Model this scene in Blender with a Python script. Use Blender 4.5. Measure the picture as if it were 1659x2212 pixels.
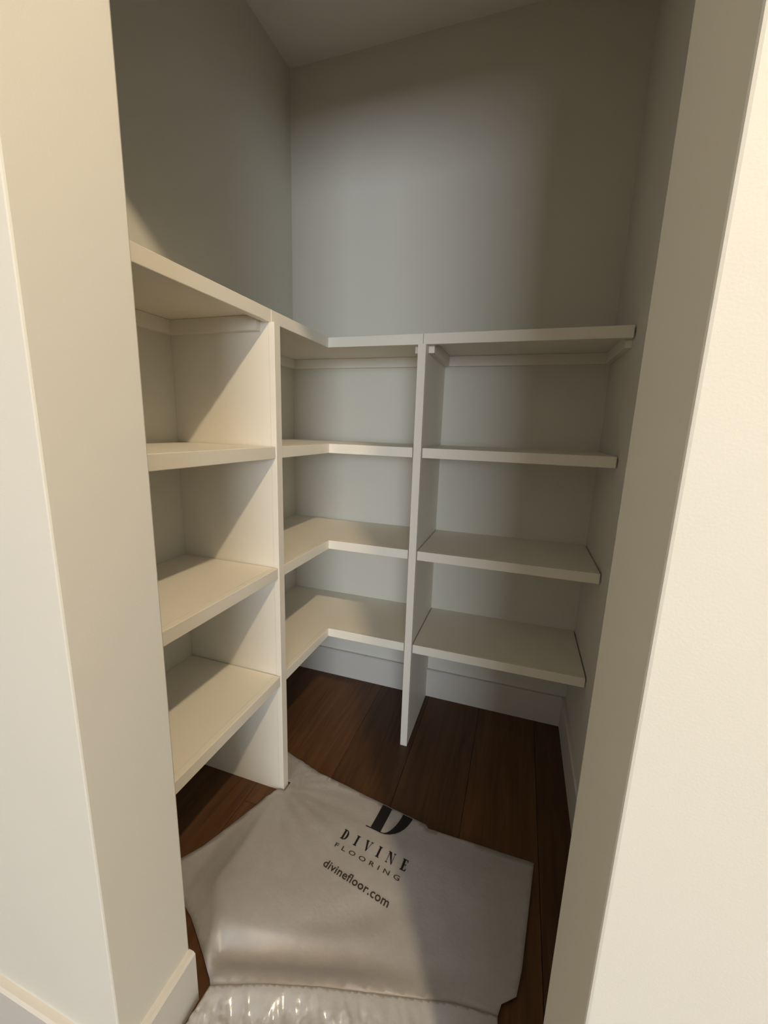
import bpy, bmesh, math, random
from mathutils import Vector, Matrix, noise, geometry

# ------------------------------------------------------------------ scene
for o in list(bpy.data.objects):
    bpy.data.objects.remove(o, do_unlink=True)
SC = bpy.context.scene
COL = SC.collection
S = 1.15                       # survey units -> metres
random.seed(4)

# ------------------------------------------------------------------ camera
F_PX, PITCH, ROLL, YAW = 886.46, 0.2009, 0.0318, 0.3157
CX, CY, CZ = 0.897, -1.5203, 1.082
fwd = Vector((-math.sin(YAW) * math.cos(PITCH), math.cos(YAW) * math.cos(PITCH), -math.sin(PITCH)))
rgt = Vector((math.cos(YAW), math.sin(YAW), 0))
upv = rgt.cross(fwd)
c, s = math.cos(ROLL), math.sin(ROLL)
r2 = c * rgt + s * upv
u2 = -s * rgt + c * upv
cam = bpy.data.cameras.new('camera')
cam.sensor_fit = 'HORIZONTAL'
cam.sensor_width = 36.0
cam.lens = F_PX / 1659 * 36.0
cam.clip_start = 0.02
camo = bpy.data.objects.new('camera', cam)
m = Matrix((r2, u2, -fwd)).transposed().to_4x4()
m.translation = Vector((CX, CY, CZ)) * S
camo.matrix_world = m
COL.objects.link(camo)
SC.camera = camo

# ------------------------------------------------------------------ world, window light, exposure
w = bpy.data.worlds.new('world')
SC.world = w
w.use_nodes = True
w.node_tree.nodes['Background'].inputs[0].default_value = (0.75, 0.87, 1.0, 1)
w.node_tree.nodes['Background'].inputs[1].default_value = 1.0
WIN = dict(x0=1.50, x1=4.80, z0=0.45, z1=2.45, y=-8.8)          # wide glazing at the far end of the room
WIN_POWER, WIN_COL = 425.0, (0.84, 0.90, 1.0)
POT_POWER, POT_COL = 144.0, (1.0, 0.79, 0.54)
POT = (1.42, -1.92)
SC.view_settings.view_transform = 'Standard'
SC.view_settings.look = 'None'
SC.view_settings.exposure = 0.0
SC.view_settings.gamma = 1.0
SC.view_settings.use_curve_mapping = False

def window_light(name, sx, sz, power, col_, loc, rot):
    la = bpy.data.lights.new(name, 'AREA')
    la.shape = 'RECTANGLE'
    la.size, la.size_y = sx * S, sz * S
    la.energy, la.color = power, col_
    lo = bpy.data.objects.new(name, la)
    lo.location = Vector(loc) * S
    lo.rotation_euler = rot
    COL.objects.link(lo)
window_light('window_daylight_offscreen', WIN['x1'] - WIN['x0'], WIN['z1'] - WIN['z0'], WIN_POWER, WIN_COL,
             ((WIN['x0'] + WIN['x1']) / 2, WIN['y'] - 0.09, (WIN['z0'] + WIN['z1']) / 2), (math.radians(90), 0, 0))

# ------------------------------------------------------------------ materials
def mat(name, base, rough=0.6, spec=0.3, noise_amt=0.0, scale=20.0, bump=0.0, bscale=300.0):
    mt = bpy.data.materials.new(name)
    mt.use_nodes = True
    nt = mt.node_tree
    b = nt.nodes['Principled BSDF']
    b.inputs['Base Color'].default_value = (*base, 1)
    b.inputs['Roughness'].default_value = rough
    b.inputs['Specular IOR Level'].default_value = spec
    tc = nt.nodes.new('ShaderNodeTexCoord')
    if noise_amt:
        n = nt.nodes.new('ShaderNodeTexNoise')
        n.inputs['Scale'].default_value = scale
        n.inputs['Detail'].default_value = 4
        mx = nt.nodes.new('ShaderNodeMix')
        mx.data_type = 'RGBA'
        mx.inputs[6].default_value = (*[v * (1 - noise_amt) for v in base], 1)
        mx.inputs[7].default_value = (*[min(1, v * (1 + noise_amt)) for v in base], 1)
        nt.links.new(tc.outputs['Object'], n.inputs['Vector'])
        nt.links.new(n.outputs['Fac'], mx.inputs[0])
        nt.links.new(mx.outputs[2], b.inputs['Base Color'])
    if bump:
        n2 = nt.nodes.new('ShaderNodeTexNoise')
        n2.inputs['Scale'].default_value = bscale
        n2.inputs['Detail'].default_value = 3
        bp = nt.nodes.new('ShaderNodeBump')
        bp.inputs['Strength'].default_value = bump
        bp.inputs['Distance'].default_value = 0.001
        nt.links.new(tc.outputs['Object'], n2.inputs['Vector'])
        nt.links.new(n2.outputs['Fac'], bp.inputs['Height'])
        nt.links.new(bp.outputs['Normal'], b.inputs['Normal'])
    return mt

WALL = mat('wall_paint', (0.735, 0.715, 0.63), 0.75, 0.2, 0.012, 6, 0.12, 420)
TRIM = mat('trim_paint', (0.68, 0.655, 0.60), 0.42, 0.4, 0.01, 9)
SHELF = mat('shelf_paint', (0.86, 0.82, 0.715), 0.48, 0.35, 0.012, 12)
CEIL = mat('ceiling_paint', (0.82, 0.80, 0.74), 0.9, 0.1, 0.01, 6, 0.1, 300)
INK = mat('black_ink', (0.012, 0.010, 0.010), 0.55, 0.3)
INK2 = mat('thin_grey_ink', (0.045, 0.034, 0.03), 0.6, 0.3)
METAL = mat('white_metal', (0.8, 0.8, 0.78), 0.4, 0.4)

def wood_mat():
    mt = bpy.data.materials.new('brown_oak')
    mt.use_nodes = True
    nt = mt.node_tree
    b = nt.nodes['Principled BSDF']
    b.inputs['Roughness'].default_value = 0.5
    b.inputs['Specular IOR Level'].default_value = 0.35
    tc = nt.nodes.new('ShaderNodeTexCoord')
    oi = nt.nodes.new('ShaderNodeObjectInfo')
    add = nt.nodes.new('ShaderNodeVectorMath'); add.operation = 'ADD'
    scl = nt.nodes.new('ShaderNodeVectorMath'); scl.operation = 'SCALE'
    scl.inputs[3].default_value = 40.0
    comb = nt.nodes.new('ShaderNodeCombineXYZ')
    for k in range(3):
        nt.links.new(oi.outputs['Random'], comb.inputs[k])
    nt.links.new(comb.outputs[0], scl.inputs[0])
    nt.links.new(tc.outputs['Object'], add.inputs[0])
    nt.links.new(scl.outputs[0], add.inputs[1])
    mp = nt.nodes.new('ShaderNodeMapping')
    mp.inputs['Scale'].default_value = (26, 1.6, 26)
    nt.links.new(add.outputs[0], mp.inputs['Vector'])
    n = nt.nodes.new('ShaderNodeTexNoise')
    n.inputs['Scale'].default_value = 1.6
    n.inputs['Detail'].default_value = 7
    n.inputs['Roughness'].default_value = 0.65
    n.inputs['Distortion'].default_value = 0.6
    nt.links.new(mp.outputs[0], n.inputs['Vector'])
    cr = nt.nodes.new('ShaderNodeValToRGB')
    cr.color_ramp.elements[0].position = 0.30
    cr.color_ramp.elements[0].color = (0.060, 0.025, 0.0085, 1)
    cr.color_ramp.elements[1].position = 0.72
    cr.color_ramp.elements[1].color = (0.135, 0.062, 0.023, 1)
    nt.links.new(n.outputs['Fac'], cr.inputs[0])
    hs = nt.nodes.new('ShaderNodeHueSaturation')
    mr = nt.nodes.new('ShaderNodeMapRange')
    mr.inputs[3].default_value = 0.80
    mr.inputs[4].default_value = 1.22
    nt.links.new(oi.outputs['Random'], mr.inputs[0])
    nt.links.new(mr.outputs[0], hs.inputs['Value'])
    nt.links.new(cr.outputs[0], hs.inputs['Color'])
    nt.links.new(hs.outputs[0], b.inputs['Base Color'])
    bp = nt.nodes.new('ShaderNodeBump')
    bp.inputs['Strength'].default_value = 0.15
    bp.inputs['Distance'].default_value = 0.001
    nt.links.new(n.outputs['Fac'], bp.inputs['Height'])
    nt.links.new(bp.outputs[0], b.inputs['Normal'])
    return mt
WOOD = wood_mat()
SEAM = mat('dark_subfloor', (0.02, 0.012, 0.008), 0.9, 0.1)

def film_mat(name, base, rough, bump, bscale, coat=0.0, trans=0.0):
    mt = mat(name, base, rough, 0.5, 0.10, 38, bump, bscale)
    b = mt.node_tree.nodes['Principled BSDF']
    b.inputs['Coat Weight'].default_value = coat
    b.inputs['Coat Roughness'].default_value = 0.15
    return mt
FILM = film_mat('printed_film', (0.43, 0.415, 0.41), 0.40, 0.5, 90)
GLOSS = film_mat('glossy_film', (0.46, 0.45, 0.44), 0.20, 0.4, 160, 1.0)

# ------------------------------------------------------------------ helpers
def tag(o, label=None, cat=None, group=None, kind=None):
    if label: o['label'] = label
    if cat: o['category'] = cat
    if group: o['group'] = group
    if kind: o['kind'] = kind
    return o

def obj(name, bm, material, parent=None, smooth=False, bevel=0.0, origin=None):
    """bmesh in survey units -> one object in metres, origin at its base centre"""
    bmesh.ops.recalc_face_normals(bm, faces=bm.faces)
    vs = [v.co for v in bm.verts]
    if origin is None:
        origin = Vector(((min(v.x for v in vs) + max(v.x for v in vs)) / 2,
                         (min(v.y for v in vs) + max(v.y for v in vs)) / 2, min(v.z for v in vs)))
    origin = Vector(origin)
    for v in bm.verts:
        v.co = (v.co - origin) * S
    me = bpy.data.meshes.new(name)
    bm.to_mesh(me); bm.free()
    me.materials.append(material)
    if smooth:
        for p in me.polygons: p.use_smooth = True
    o = bpy.data.objects.new(name, me)
    COL.objects.link(o)
    loc = origin * S
    if parent is not None:
        o.parent = parent
        loc = loc - parent.location
    o.location = loc
    if bevel:
        b = o.modifiers.new('bevel', 'BEVEL')
        b.width = bevel; b.segments = 2; b.limit_method = 'ANGLE'
        b.harden_normals = False
    return o

def empty(name, loc):
    o = bpy.data.objects.new(name, None)
    o.empty_display_size = 0.05
    o.location = Vector(loc) * S
    COL.objects.link(o)
    return o

def box(x0, x1, y0, y1, z0, z1, bm=None):
    bm = bm or bmesh.new()
    if x0 > x1: x0, x1 = x1, x0
    if y0 > y1: y0, y1 = y1, y0
    vs = [bm.verts.new((x, y, z)) for z in (z0, z1) for x, y in ((x0, y0), (x1, y0), (x1, y1), (x0, y1))]
    for f in ((0, 1, 2, 3), (4, 5, 6, 7), (0, 1, 5, 4), (1, 2, 6, 5), (2, 3, 7, 6), (3, 0, 4, 7)):
        bm.faces.new([vs[i] for i in f])
    return bm

def extrude(pts, vec, bm=None):
    """closed outline of 3-D points pushed along vec"""
    bm = bm or bmesh.new()
    vec = Vector(vec)
    a = [bm.verts.new(p) for p in pts]
    b = [bm.verts.new(Vector(p) + vec) for p in pts]
    n = len(pts)
    bm.faces.new(a); bm.faces.new(b)
    for i in range(n):
        bm.faces.new((a[i], a[(i + 1) % n], b[(i + 1) % n], b[i]))
    return bm

# ------------------------------------------------------------------ survey of the closet
W, H = 1.1387, 2.3106
DT, DS, DU = 0.300, 0.3094, 0.3116            # front of top shelf, lower shelves, dividers
Z = [1.3517, 1.0284, 0.7074, 0.3864]
TN, TB = 0.0299, 0.0155                       # nosing height, board thickness
NW = 0.0165                                   # nosing depth
YN, YFAR = 0.6147, 0.5887                     # divider on the left run
XU0, XU1 = 0.5883, 0.6121                     # divider on the back run
YB, YF, XL, XR = 1.0680, 1.2070, 0.3939, 0.9947
YBR, YFR = 1.0644, 1.2134
HR = 2.60                                     # ceiling of the room in front
ZH = 1.972                                    # doorway head
BT, HB = 0.0140, 0.1186                       # baseboard
RX0, RX1, RY = -1.6, 5.2, WIN['y']            # the room in front of the closet
G = 0.0032                                    # gap at shelf ends
WT = 0.10

# ------------------------------------------------------------------ structure
def struct(name, bm, m_, parent=None, bevel=0.0):
    return tag(obj(name, bm, m_, parent, bevel=bevel), kind='structure')

floor = struct('floor', box(RX0, RX1, RY, 0.0, -0.08, -0.012), SEAM)
PW_ = 0.204
x = 0.220 - PW_ * 11
k = 0
plank_mesh = {}
while x < RX1:
    x1 = min(x + PW_, RX1)
    if x1 > RX0:
        xa = max(x, RX0)
        cuts = [0.0]
        yc = -0.55 - (k * 0.83) % 1.5
        while yc > RY:
            cuts.append(yc); yc -= 2.1
        cuts.append(RY)
        for a, b in zip(cuts, cuts[1:]):
            # inside the closet walls only where there is floor
            struct_x0, struct_x1 = xa, x1
            g = 0.0005
            p = obj('plank', box(struct_x0 + g, struct_x1 - g, b + g, a - g, -0.012, 0.0), WOOD, floor, bevel=0.0009)
    x += PW_; k += 1

struct('ceiling', box(0.0, W, -YB, 0.0, H, H + 0.08), CEIL)
struct('ceiling_room', box(RX0, RX1, RY, -YF, HR, HR + 0.08), CEIL)
wall_back = struct('wall_back', box(-WT, W + WT, 0.0, WT, -0.08, H + 0.08), WALL)
wall_left = struct('wall_left', box(-WT, 0.0, -YB, 0.0, -0.012, H + 0.08), WALL)
wall_right = struct('wall_right', box(W, W + WT, -YBR, 0.0, -0.012, H + 0.08), WALL)
bm = box(RX0, XL, -YF, -YB, -0.012, HR)
box(XR, RX1, -YFR, -YBR, -0.012, HR, bm)
box(XL, XR, -YF, -YB, ZH, HR, bm)
wall_front = struct('wall_front', bm, WALL, bevel=0.003)
struct('wall_room_side', box(RX0 - WT, RX0, RY, -YB, -0.08, HR + 0.08), WALL)
struct('wall_room_opposite', box(RX1, RX1 + WT, RY, -YBR, -0.08, HR + 0.08), WALL)
bm = box(RX0 - WT, WIN['x0'], RY - WT, RY, -0.08, HR + 0.08)
box(WIN['x1'], RX1 + WT, RY - WT, RY, -0.08, HR + 0.08, bm)
box(WIN['x0'], WIN['x1'], RY - WT, RY, -0.08, WIN['z0'], bm)
box(WIN['x0'], WIN['x1'], RY - WT, RY, WIN['z1'], HR + 0.08, bm)
struct('wall_room_window', bm, WALL)
win = tag(empty('window_1', ((WIN['x0'] + WIN['x1']) / 2, RY, WIN['z0'])), kind='structure')
e = 0.04
bm = box(WIN['x0'], WIN['x0'] + e, RY - 0.06, RY - 0.02, WIN['z0'], WIN['z1'])
box(WIN['x1'] - e, WIN['x1'], RY - 0.06, RY - 0.02, WIN['z0'], WIN['z1'], bm)
box(WIN['x0'] + e, WIN['x1'] - e, RY - 0.06, RY - 0.02, WIN['z0'], WIN['z0'] + e, bm)
box(WIN['x0'] + e, WIN['x1'] - e, RY - 0.06, RY - 0.02, WIN['z1'] - e, WIN['z1'], bm)
obj('window_frame', bm, TRIM, win)

# baseboards: flat board with an eased top edge
def board_profile(h=HB, t=BT):
    return [(0, 0), (t, 0), (t, h - 0.004), (t - 0.004, h), (0, h)]
def base_x(name, x0, x1, ywall, sgn):
    pts = [(x0, ywall + sgn * d, z) for d, z in board_profile()]
    return struct(name, extrude(pts, (x1 - x0, 0, 0)), TRIM)
def base_y(name, y0, y1, xwall, sgn):
    pts = [(xwall + sgn * d, y0, z) for d, z in board_profile()]
    return struct(name, extrude(pts, (0, y1 - y0, 0)), TRIM)
base_x('baseboard_back', BT, W - BT, 0.0, -1)
base_y('baseboard_right', -YBR, 0.0, W, -1)
base_y('baseboard_left', -YB, 0.0, 0.0, 1)
base_y('baseboard_jamb_left', -YF - BT, -YB, XL, 1)
base_x('baseboard_front_left', RX0, XL, -YF, -1)
base_y('baseboard_jamb_right', -YFR - BT, -YBR, XR, -1)
base_x('baseboard_front_right', XR, RX1, -YFR, -1)

# ------------------------------------------------------------------ bare-bulb ceiling light in the room in front
def ceiling_light(px, py, power, col_, label):
    pot = tag(empty('ceiling_light', (px, py, HR - 0.012)), label, 'ceiling light')
    bm = bmesh.new()
    n = 40
    rings = [(0.030, HR - 0.012), (0.060, HR - 0.008), (0.064, HR), (0.030, HR)]
    vs = [[bm.verts.new((px + r * math.cos(2 * math.pi * i / n), py + r * math.sin(2 * math.pi * i / n), z))
           for i in range(n)] for r, z in rings]
    for a in range(4):
        for i in range(n):
            bm.faces.new((vs[a][i], vs[a][(i + 1) % n], vs[(a + 1) % 4][(i + 1) % n], vs[(a + 1) % 4][i]))
    obj('lampholder', bm, METAL, pot)
    pl = bpy.data.lights.new('ceiling_lamp_offscreen', 'POINT')
    pl.shadow_soft_size = 0.035 * S
    pl.energy = power
    pl.color = col_
    plo = bpy.data.objects.new('ceiling_lamp_offscreen', pl)
    COL.objects.link(plo)
    plo.parent = pot
    plo.location = (0, 0, -0.012 * S)
ceiling_light(*POT, POT_POWER, POT_COL, 'round white ceiling light just outside the closet doorway')

# ------------------------------------------------------------------ dividers
ZU = Z[0] - TB
def divider(name, depth_pts, axis, a, b, label):
    root = empty(name, ((DU / 2, -(YN + YFAR) / 2, 0) if axis == 'y' else ((a + b) / 2, -DU / 2, 0)))
    tag(root, label, 'shelf divider', 'shelf dividers')
    ns = 0.016                                   # solid front strip
    prof = [(BT + 0.0005, 0.0), (DU - ns, 0.0), (DU - ns, Z[0] - TN), (DT - NW - 0.0008, Z[0] - TN), (DT - NW - 0.0008, ZU),
            (0.0005, ZU), (0.0005, HB + 0.0005), (BT + 0.0005, HB + 0.0005)]
    prof = [p for i, p in enumerate(prof)]
    if DT - NW > DU - ns: prof = prof[:2] + [(DU - ns, Z[0] - TN), (DU - ns, Z[0] - TN)] + prof[4:]
    if axis == 'y':
        pts = [(d, a, z) for d, z in prof]; vec = (0, b - a, 0)
        strip = box(DU - ns, DU, a, b, 0, Z[0] - TN)
    else:
        pts = [(a, -d, z) for d, z in prof]; vec = (b - a, 0, 0)
        strip = box(a, b, -DU, -(DU - ns), 0, Z[0] - TN)
    obj('panel', extrude(pts, vec), SHELF, root)
    obj('front_strip', strip, SHELF, root, bevel=0.0012)
    return root
div_l = divider('shelf_divider', None, 'y', -YN, -YFAR, 'tall white divider panel whose foot touches the plastic sheet')
div_b = divider('shelf_divider', None, 'x', XU0, XU1, 'tall white divider panel set against the back wall on bare wood')

# cleats under the top shelf
CT, CH = 0.0170, 0.0340
def cleat(parent, x0, x1, y0, y1):
    return obj('cleat', box(x0, x1, y0, y1, ZU - CH, ZU - 0.0004), SHELF, parent, bevel=0.0008)
CF = DT - NW - 0.010
cleat(div_l, CT, CF, -YN - CT, -YN)
cleat(div_l, CT, CF, -YFAR, -YFAR + CT)
cleat(div_b, XU1, XU1 + CT, -CF, -CT)
cleat(div_b, XU0 - CT, XU0, -CF, -CT)
cleat(wall_back, CT, XU0, -CT, 0)
cleat(wall_back, XU1, W, -CT, 0)
cleat(wall_left, 0, CT, -YFAR, 0)
cleat(wall_left, 0, CT, -YB, -YN)
cleat(wall_right, W - CT, W, -CF, -CT)

# ------------------------------------------------------------------ shelves
def shelf(label, z, front, run, group, gap, parts):
    root = empty('shelf', parts['base'] + (z - TN,))
    tag(root, label, 'shelf', group)
    obj('board', extrude([(x_, y_, z - TB) for x_, y_ in parts['board']], (0, 0, TB)), SHELF, root)
    for st in parts['strips']:
        obj('edge_strip', extrude([(x_, y_, z - TN) for x_, y_ in st], (0, 0, TN)), SHELF, root, bevel=0.0016)
    return root
JL = -(YN * 0.75 + YFAR * 0.25)
JB = (XU0 + XU1) / 2
LEV = ['top', 'second', 'third', 'lowest']
for i, z in enumerate(Z):
    fr = DT if i == 0 else DS
    g = 0.0004 if i == 0 else G
    ya = (JL - 0.0005) if i == 0 else -YN - g       # far end of the run by the doorway
    yb_ = (JL + 0.0005) if i == 0 else -YFAR + g    # near end of the corner piece
    xa = (JB - 0.0005) if i == 0 else XU0 - g
    xb = (JB + 0.0005) if i == 0 else XU1 + g
    xe = W - 0.0042
    f0 = fr - NW
    q = 0.0003
    # run beside the doorway
    shelf(f'{LEV[i]} straight white shelf between the doorway jamb and the divider touching the sheet', z, fr, 'a',
          'straight shelves beside the doorway', g,
          dict(base=(fr / 2, (ya - YB) / 2), board=[(q, ya), (f0, ya), (f0, -YB + q), (q, -YB + q)],
               strips=[[(f0, ya), (fr, ya), (fr, -YB + q), (f0, -YB + q)]]))
    # corner piece
    shelf(f'{LEV[i]} L-shaped white corner shelf between the two dividers', z, fr, 'b', 'L-shaped corner shelves', g,
          dict(base=(fr / 2, -fr / 2), board=[(q, -q), (xa, -q), (xa, -f0), (f0, -f0), (f0, yb_), (q, yb_)],
               strips=[[(f0, yb_), (fr, yb_), (fr, -fr), (f0, -f0)], [(f0, -f0), (fr, -fr), (xa, -fr), (xa, -f0)]]))
    # run to the side wall
    shelf(f'{LEV[i]} straight white shelf between the back wall divider and the shadowed side wall', z, fr, 'c',
          'straight shelves against the shadowed side wall', g,
          dict(base=((xb + xe) / 2, -fr / 2), board=[(xb, -q), (xe, -q), (xe, -f0), (xb, -f0)],
               strips=[[(xb, -f0), (xe, -f0), (xe, -fr), (xb, -fr)]]))

# ------------------------------------------------------------------ sheets on the floor
def sstep(t):
    t = max(0.0, min(1.0, t)); return t * t * (3 - 2 * t)
def seg_d(p, a, b):
    p, a, b = Vector(p), Vector(a), Vector(b)
    t = max(0, min(1, (p - a).dot(b - a) / (b - a).length_squared))
    return (p - (a + (b - a) * t)).length
def side(p, a, b):
    return (b[0] - a[0]) * (p[1] - a[1]) - (b[1] - a[1]) * (p[0] - a[0])

# ridge where the film folds over towards the room: plan line and height along it
RIDGE = [(0.400, -1.062, 0.018), (0.440, -1.050, 0.025), (0.520, -1.022, 0.028), (0.625, -0.988, 0.025), (0.760, -0.950, 0.018), (0.870, -0.918, 0.012), (0.960, -0.905, 0.008)]
def ridge(x_):
    if x_ <= RIDGE[0][0]: return RIDGE[0][1:]
    for a, b in zip(RIDGE, RIDGE[1:]):
        if x_ <= b[0]:
            t = (x_ - a[0]) / (b[0] - a[0])
            return a[1] + (b[1] - a[1]) * t, a[2] + (b[2] - a[2]) * t
    return RIDGE[-1][1:]
# crease beyond which the film slopes down to the floor beside the jamb
CREASE_L = [(0.302, -0.605), (0.312, -0.905), (0.398, -1.010)]
def sheet_h(x_, y_):
    p = (x_, y_)
    dl = min(seg_d(p, CREASE_L[0], CREASE_L[1]), seg_d(p, CREASE_L[1], CREASE_L[2]))
    out = (x_ < 0.32 and side(p, CREASE_L[0], CREASE_L[1]) < 0) or (y_ < -0.90 and side(p, CREASE_L[1], CREASE_L[2]) < 0 and x_ < 0.42)
    corner = math.exp(-((x_ - 0.36) ** 2 + (y_ + 0.95) ** 2) / 0.050)
    edge = sstep((-0.55 - y_) / 0.14)
    top = 0.005 + 0.030 * corner * edge + 0.004 * edge
    if out: top *= 1 - 0.93 * min(1.0, dl / 0.075) ** 0.8
    ye, ze = ridge(x_)
    k_ = sstep(1 - (y_ - ye) / 0.050)
    top = top * (1 - 0.65 * sstep(1 - abs(y_ - ye - 0.050) / 0.045) * (0 if out else 1) * sstep((0.8 - x_) / 0.2))
    top = top * (1 - k_) + ze * k_
    wr = noise.noise((x_ * 9, y_ * 9, 0.3)) * 0.0022 + noise.noise((x_ * 24 + y_ * 9, y_ * 20 - x_ * 6, 4)) * 0.0008
    # soft ridges fanning from the divider foot
    a = math.atan2(y_ + 0.60, x_ - 0.28)
    r = math.hypot(x_ - 0.28, y_ + 0.60)
    wr += 0.0020 * math.sin(a * 26 + 2 * noise.noise((a * 3, r * 4, 1))) * math.exp(-r / 0.16) * sstep(r / 0.03)
    # diagonal soft trough
    dd = (x_ - 0.56) * 0.55 + (y_ + 0.90) * -0.83
    wr -= 0.004 * math.exp(-(dd / 0.03) ** 2) * math.exp(-((x_ - 0.6) ** 2 + (y_ + 0.88) ** 2) / 0.03)
    return max(0.0012, top + wr)

def sheet_mesh(outline, hfun, step):
    pts = []
    n_ = len(outline)
    for i in range(n_):
        a, b = Vector(outline[i]), Vector(outline[(i + 1) % n_])
        m_ = max(1, int((b - a).length / step))
        for j in range(m_): pts.append(a + (b - a) * j / m_)
    nb = len(pts)
    edges = [(i, (i + 1) % nb) for i in range(nb)]
    x0 = min(p.x for p in pts); x1 = max(p.x for p in pts); y0 = min(p.y for p in pts); y1 = max(p.y for p in pts)
    def inside(p):
        r = False
        for i in range(nb):
            a, b = pts[i], pts[(i + 1) % nb]
            if (a.y > p.y) != (b.y > p.y) and p.x < (b.x - a.x) * (p.y - a.y) / (b.y - a.y) + a.x: r = not r
        return r
    bp = pts[:]
    row = 0
    y = y0 + step / 2
    while y < y1:
        x = x0 + step * (0.5 if row % 2 else 0.0)
        while x < x1:
            p = Vector((x, y))
            if inside(p) and min((p.x - q.x) ** 2 + (p.y - q.y) ** 2 for q in bp) > (step * 0.55) ** 2: pts.append(p)
            x += step
        y += step * 0.87; row += 1
    v, ed, f, *_ = geometry.delaunay_2d_cdt(pts, edges, [], 1, 1e-6)
    bm = bmesh.new()
    bv = [bm.verts.new((p.x, p.y, hfun(p.x, p.y))) for p in v]
    for t in f: bm.faces.new([bv[i] for i in t])
    return bm

def add_sheet(name, bm, material, thick, root):
    o = obj(name, bm, material, root, smooth=True)
    for p in o.data.polygons:
        if p.normal.z < 0: p.flip()
    sd = o.modifiers.new('solidify', 'SOLIDIFY')
    sd.thickness = thick; sd.offset = -1
    return o

OUT = [(0.3165, -0.600), (0.3165, -0.5835), (0.220, -0.580), (0.190, -0.461), (0.242, -0.477), (0.382, -0.520), (0.500, -0.538), (0.604, -0.554), (0.741, -0.576), (0.749, -0.585),
       (0.880, -0.583), (1.024, -0.583), (1.010, -0.700), (0.995, -0.820), (0.985, -0.866), (0.972, -0.876), (0.958, -0.886),
       (0.952, -0.9062), (0.870, -0.9175), (0.760, -0.9495), (0.625, -0.9875), (0.520, -1.0215), (0.440, -1.0495), (0.424, -1.0545), (0.415, -1.046), (0.300, -0.972), (0.225, -0.935),
       (0.170, -0.880), (0.205, -0.830), (0.292, -0.619), (0.3165, -0.619)]
OUT = OUT[::-1]
root = empty('floor_covering_sheet', (0.65, -0.78, 0.0))
tag(root, 'matte white flooring film printed with black lettering, spread over the wood floor', 'plastic sheet')
sheet = add_sheet('film', sheet_mesh(OUT, sheet_h, 0.0115), FILM, 0.0006, root)

# ---- print on the film
def clip_back(tri):
    """keep the part of a triangle that lies on the film (in front of its far edge)"""
    a, b = Vector((0.604, -0.5575)), Vector((0.741, -0.5795))
    def d(p): return (b.x - a.x) * (p[1] - a.y) - (b.y - a.y) * (p[0] - a.x)
    out = []
    for i in range(len(tri)):
        p, q = tri[i], tri[(i + 1) % len(tri)]
        dp, dq = d(p), d(q)
        if dp <= 0: out.append(p)
        if (dp < 0 < dq) or (dq < 0 < dp):
            t = dp / (dp - dq); out.append((p[0] + (q[0] - p[0]) * t, p[1] + (q[1] - p[1]) * t))
    return out

def on_film(bm, name, material):
    bmesh.ops.triangulate(bm, faces=bm.faces)
    for v_ in bm.verts: v_.co.z = sheet_h(v_.co.x, v_.co.y) + 0.0011
    o = obj(name, bm, material, root)
    for p in o.data.polygons:
        if p.normal.z < 0: p.flip()
    return o

def print_glyph(name, loops, material, clip=False):
    """an outline and its holes as one flat printed character"""
    flat = [p for lp in loops for p in lp]
    bm = bmesh.new()
    for t in geometry.tessellate_polygon([[Vector((p[0], p[1], 0)) for p in lp] for lp in loops]):
        poly = [flat[i] for i in t]
        if clip: poly = clip_back(poly)
        if len(poly) >= 3: bm.faces.new([bm.verts.new((p[0], p[1], 0)) for p in poly])
    bmesh.ops.remove_doubles(bm, verts=bm.verts, dist=1e-6)
    for _ in range(4):
        long = [e_ for e_ in bm.edges if e_.calc_length() > 0.010]
        if not long: break
        bmesh.ops.subdivide_edges(bm, edges=long, cuts=1)
    return on_film(bm, name, material)

def frame(ox, oy, ang, shear=0.0):
    ca, sa = math.cos(ang), math.sin(ang)
    return lambda px_, py_: (ox + ca * px_ - sa * py_ + shear * py_, oy + sa * px_ + ca * py_)
def ring(cx, cy, rx, ry, a0, a1, n_=16):
    return [(cx + rx * math.cos(a0 + (a1 - a0) * i / n_), cy + ry * math.sin(a0 + (a1 - a0) * i / n_)) for i in range(n_ + 1)]
HP = math.pi / 2
def glyph(ch, f=0.24, t=0.06):
    """high-contrast serif capitals, cap height 1: outline, then holes"""
    u, r = 1 - t, .10 + f
    if ch == 'I':
        return [[(0, 0), (.20 + f, 0), (.20 + f, t), (r, t), (r, u), (.20 + f, u), (.20 + f, 1), (0, 1), (0, u), (.10, u), (.10, t), (0, t)]]
    if ch == 'D':
        return [[(0, 0)] + ring(.32, .5, .46, .5, -HP, HP) + [(0, 1), (0, u), (.10, u), (.10, t), (0, t)],
                [(r, t)] + ring(r + .03, .5, .78 - r - .03 - f, .5 - t, -HP, HP) + [(r, u)]]
    if ch == 'V':
        return [[(0, 1), (.38, 1), (.38, u), (.30, u), (.49, .25), (.70, u), (.62, u), (.62, 1), (.90, 1), (.90, u), (.78, u), (.45, 0), (.38, 0), (.06, u), (0, u)]]
    if ch == 'N':
        return [[(0, 1), (.08 + f * 1.15, 1), (.72, .22), (.72, u), (.62, u), (.62, 1), (.88, 1), (.88, u), (.78, u), (.78, 0), (.70, 0),
                 (.16, .80), (.16, t), (.26, t), (.26, 0), (0, 0), (0, t), (.10, t), (.10, u), (0, u)]]
    if ch == 'E':
        return [[(0, 0), (.62, 0), (.68, .26), (.62, .26), (.5, t), (r, t), (r, .48), (.46, .48), (.46, .36), (.50, .36), (.50, .66), (.46, .66),
                 (.46, .48 + t), (r, .48 + t), (r, u), (.50, u), (.60, .76), (.66, .76), (.62, 1), (0, 1), (0, u), (.10, u), (.10, t), (0, t)]]
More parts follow.
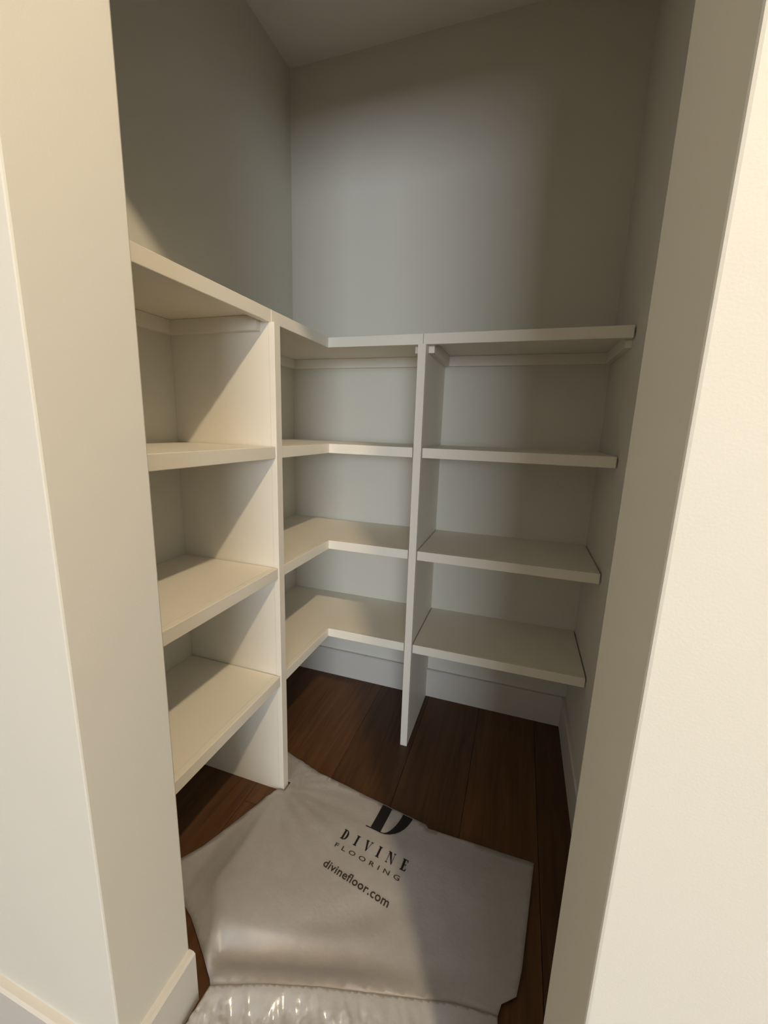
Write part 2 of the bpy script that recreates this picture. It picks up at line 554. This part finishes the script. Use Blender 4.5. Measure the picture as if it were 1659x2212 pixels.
def serif_line(name, text, x_starts, fr, h, fat=0.24, thin=0.07, clip=False):
    for ch, xs in zip(text, x_starts):
        print_glyph(name, [[fr(xs + p * h * 0.78, q * h) for p, q in poly] for poly in glyph(ch, fat, thin)], INK, clip)

def font_line(name, text, fr, size, spacing, width, material, bold=0.0):
    """set in the built-in sans, one object for each character"""
    cu = bpy.data.curves.new(name, 'FONT')
    cu.body = text; cu.size = size; cu.space_character = spacing
    cu.resolution_u = 3
    cu.offset = bold
    t = bpy.data.objects.new(name, cu)
    COL.objects.link(t)
    dg = bpy.context.evaluated_depsgraph_get(); dg.update()
    me = bpy.data.meshes.new_from_object(t.evaluated_get(dg))
    bpy.data.objects.remove(t, do_unlink=True)
    vs = [v.co.copy() for v in me.vertices]
    par = list(range(len(vs)))
    def find(a):
        while par[a] != a: par[a] = par[par[a]]; a = par[a]
        return a
    for p in me.polygons:
        for q in p.vertices[1:]: par[find(q)] = find(p.vertices[0])
    isl = {}
    for p in me.polygons: isl.setdefault(find(p.vertices[0]), []).append(tuple(p.vertices))
    bpy.data.meshes.remove(me)
    chars = []
    for fs in sorted(isl.values(), key=lambda fs: min(vs[i].x for f in fs for i in f)):
        a = min(vs[i].x for f in fs for i in f); b = max(vs[i].x for f in fs for i in f)
        if chars and a < chars[-1][1] - 0.3 * min(b - a, chars[-1][1] - chars[-1][0]):
            chars[-1] = (chars[-1][0], max(b, chars[-1][1]), chars[-1][2] + fs)
        else: chars.append((a, b, fs))
    xm = chars[0][0]; k_ = width / (chars[-1][1] - xm)
    for a, b, fs in chars:
        bm = bmesh.new(); mp = {}
        for f in fs:
            for i in f:
                if i not in mp:
                    q = fr((vs[i].x - xm) * k_, vs[i].y); mp[i] = bm.verts.new((q[0], q[1], 0))
            try: bm.faces.new([mp[i] for i in f])
            except ValueError: pass
        on_film(bm, name, material)

A = math.radians(-6.5)
serif_line('logo_letter', 'D', [0.0], frame(0.585, -0.640, A), 0.180, 0.215, 0.016, True)
serif_line('letter', 'DIVINE', [0.0, 0.0385, 0.0665, 0.1035, 0.1315, 0.1715], frame(0.534, -0.698, A), 0.029, 0.24, 0.08)
font_line('small_letter', 'FLOORING', frame(0.530, -0.724, A), 0.0165, 1.75, 0.182, INK2, 0.0002)
font_line('web_letter', 'divinefloor.com', frame(0.524, -0.780, math.radians(-8.5)), 0.028, 1.05, 0.180, INK2, 0.0005)

# ---- glossy crumpled film in front
def gloss_h(x_, y_):
    ye, ze = ridge(x_)
    d = ye - y_
    base = 0.011 + (ze - 0.009) * math.exp(-(max(0.0, d) / 0.035) ** 2)
    u = x_ * 0.90 + y_ * 0.42
    fade = 1.0 - 0.85 * sstep((x_ - 0.62) / 0.28)
    wr = 0.014 * (0.45 - abs(noise.noise((u * 42, y_ * 9, 2.0)))) + 0.0052 * noise.noise((u * 95, y_ * 26, 5.0)) + 0.0030 * noise.noise((x_ * 170, y_ * 130, 3.0))
    return max(0.002, base + wr * (0.10 + 0.90 * fade) * (0.06 + 0.94 * sstep((d - 0.004) / 0.045)))
OUT2 = [(0.424, -1.0555), (0.440, -1.050), (0.520, -1.022), (0.625, -0.988), (0.760, -0.950), (0.870, -0.918), (0.952, -0.9067), (0.953, -0.925), (0.955, -1.000),
        (0.950, -1.300), (0.930, -1.420), (0.700, -1.440), (0.480, -1.430), (0.430, -1.300), (0.4140, -1.130)]
OUT2 = OUT2[::-1]
root2 = empty('plastic_film', (0.69, -1.16, 0.0))
tag(root2, 'glossy crumpled clear-white plastic film lying across the doorway', 'plastic film')
g2 = add_sheet('film', sheet_mesh(OUT2, gloss_h, 0.0048), GLOSS, 0.0005, root2)
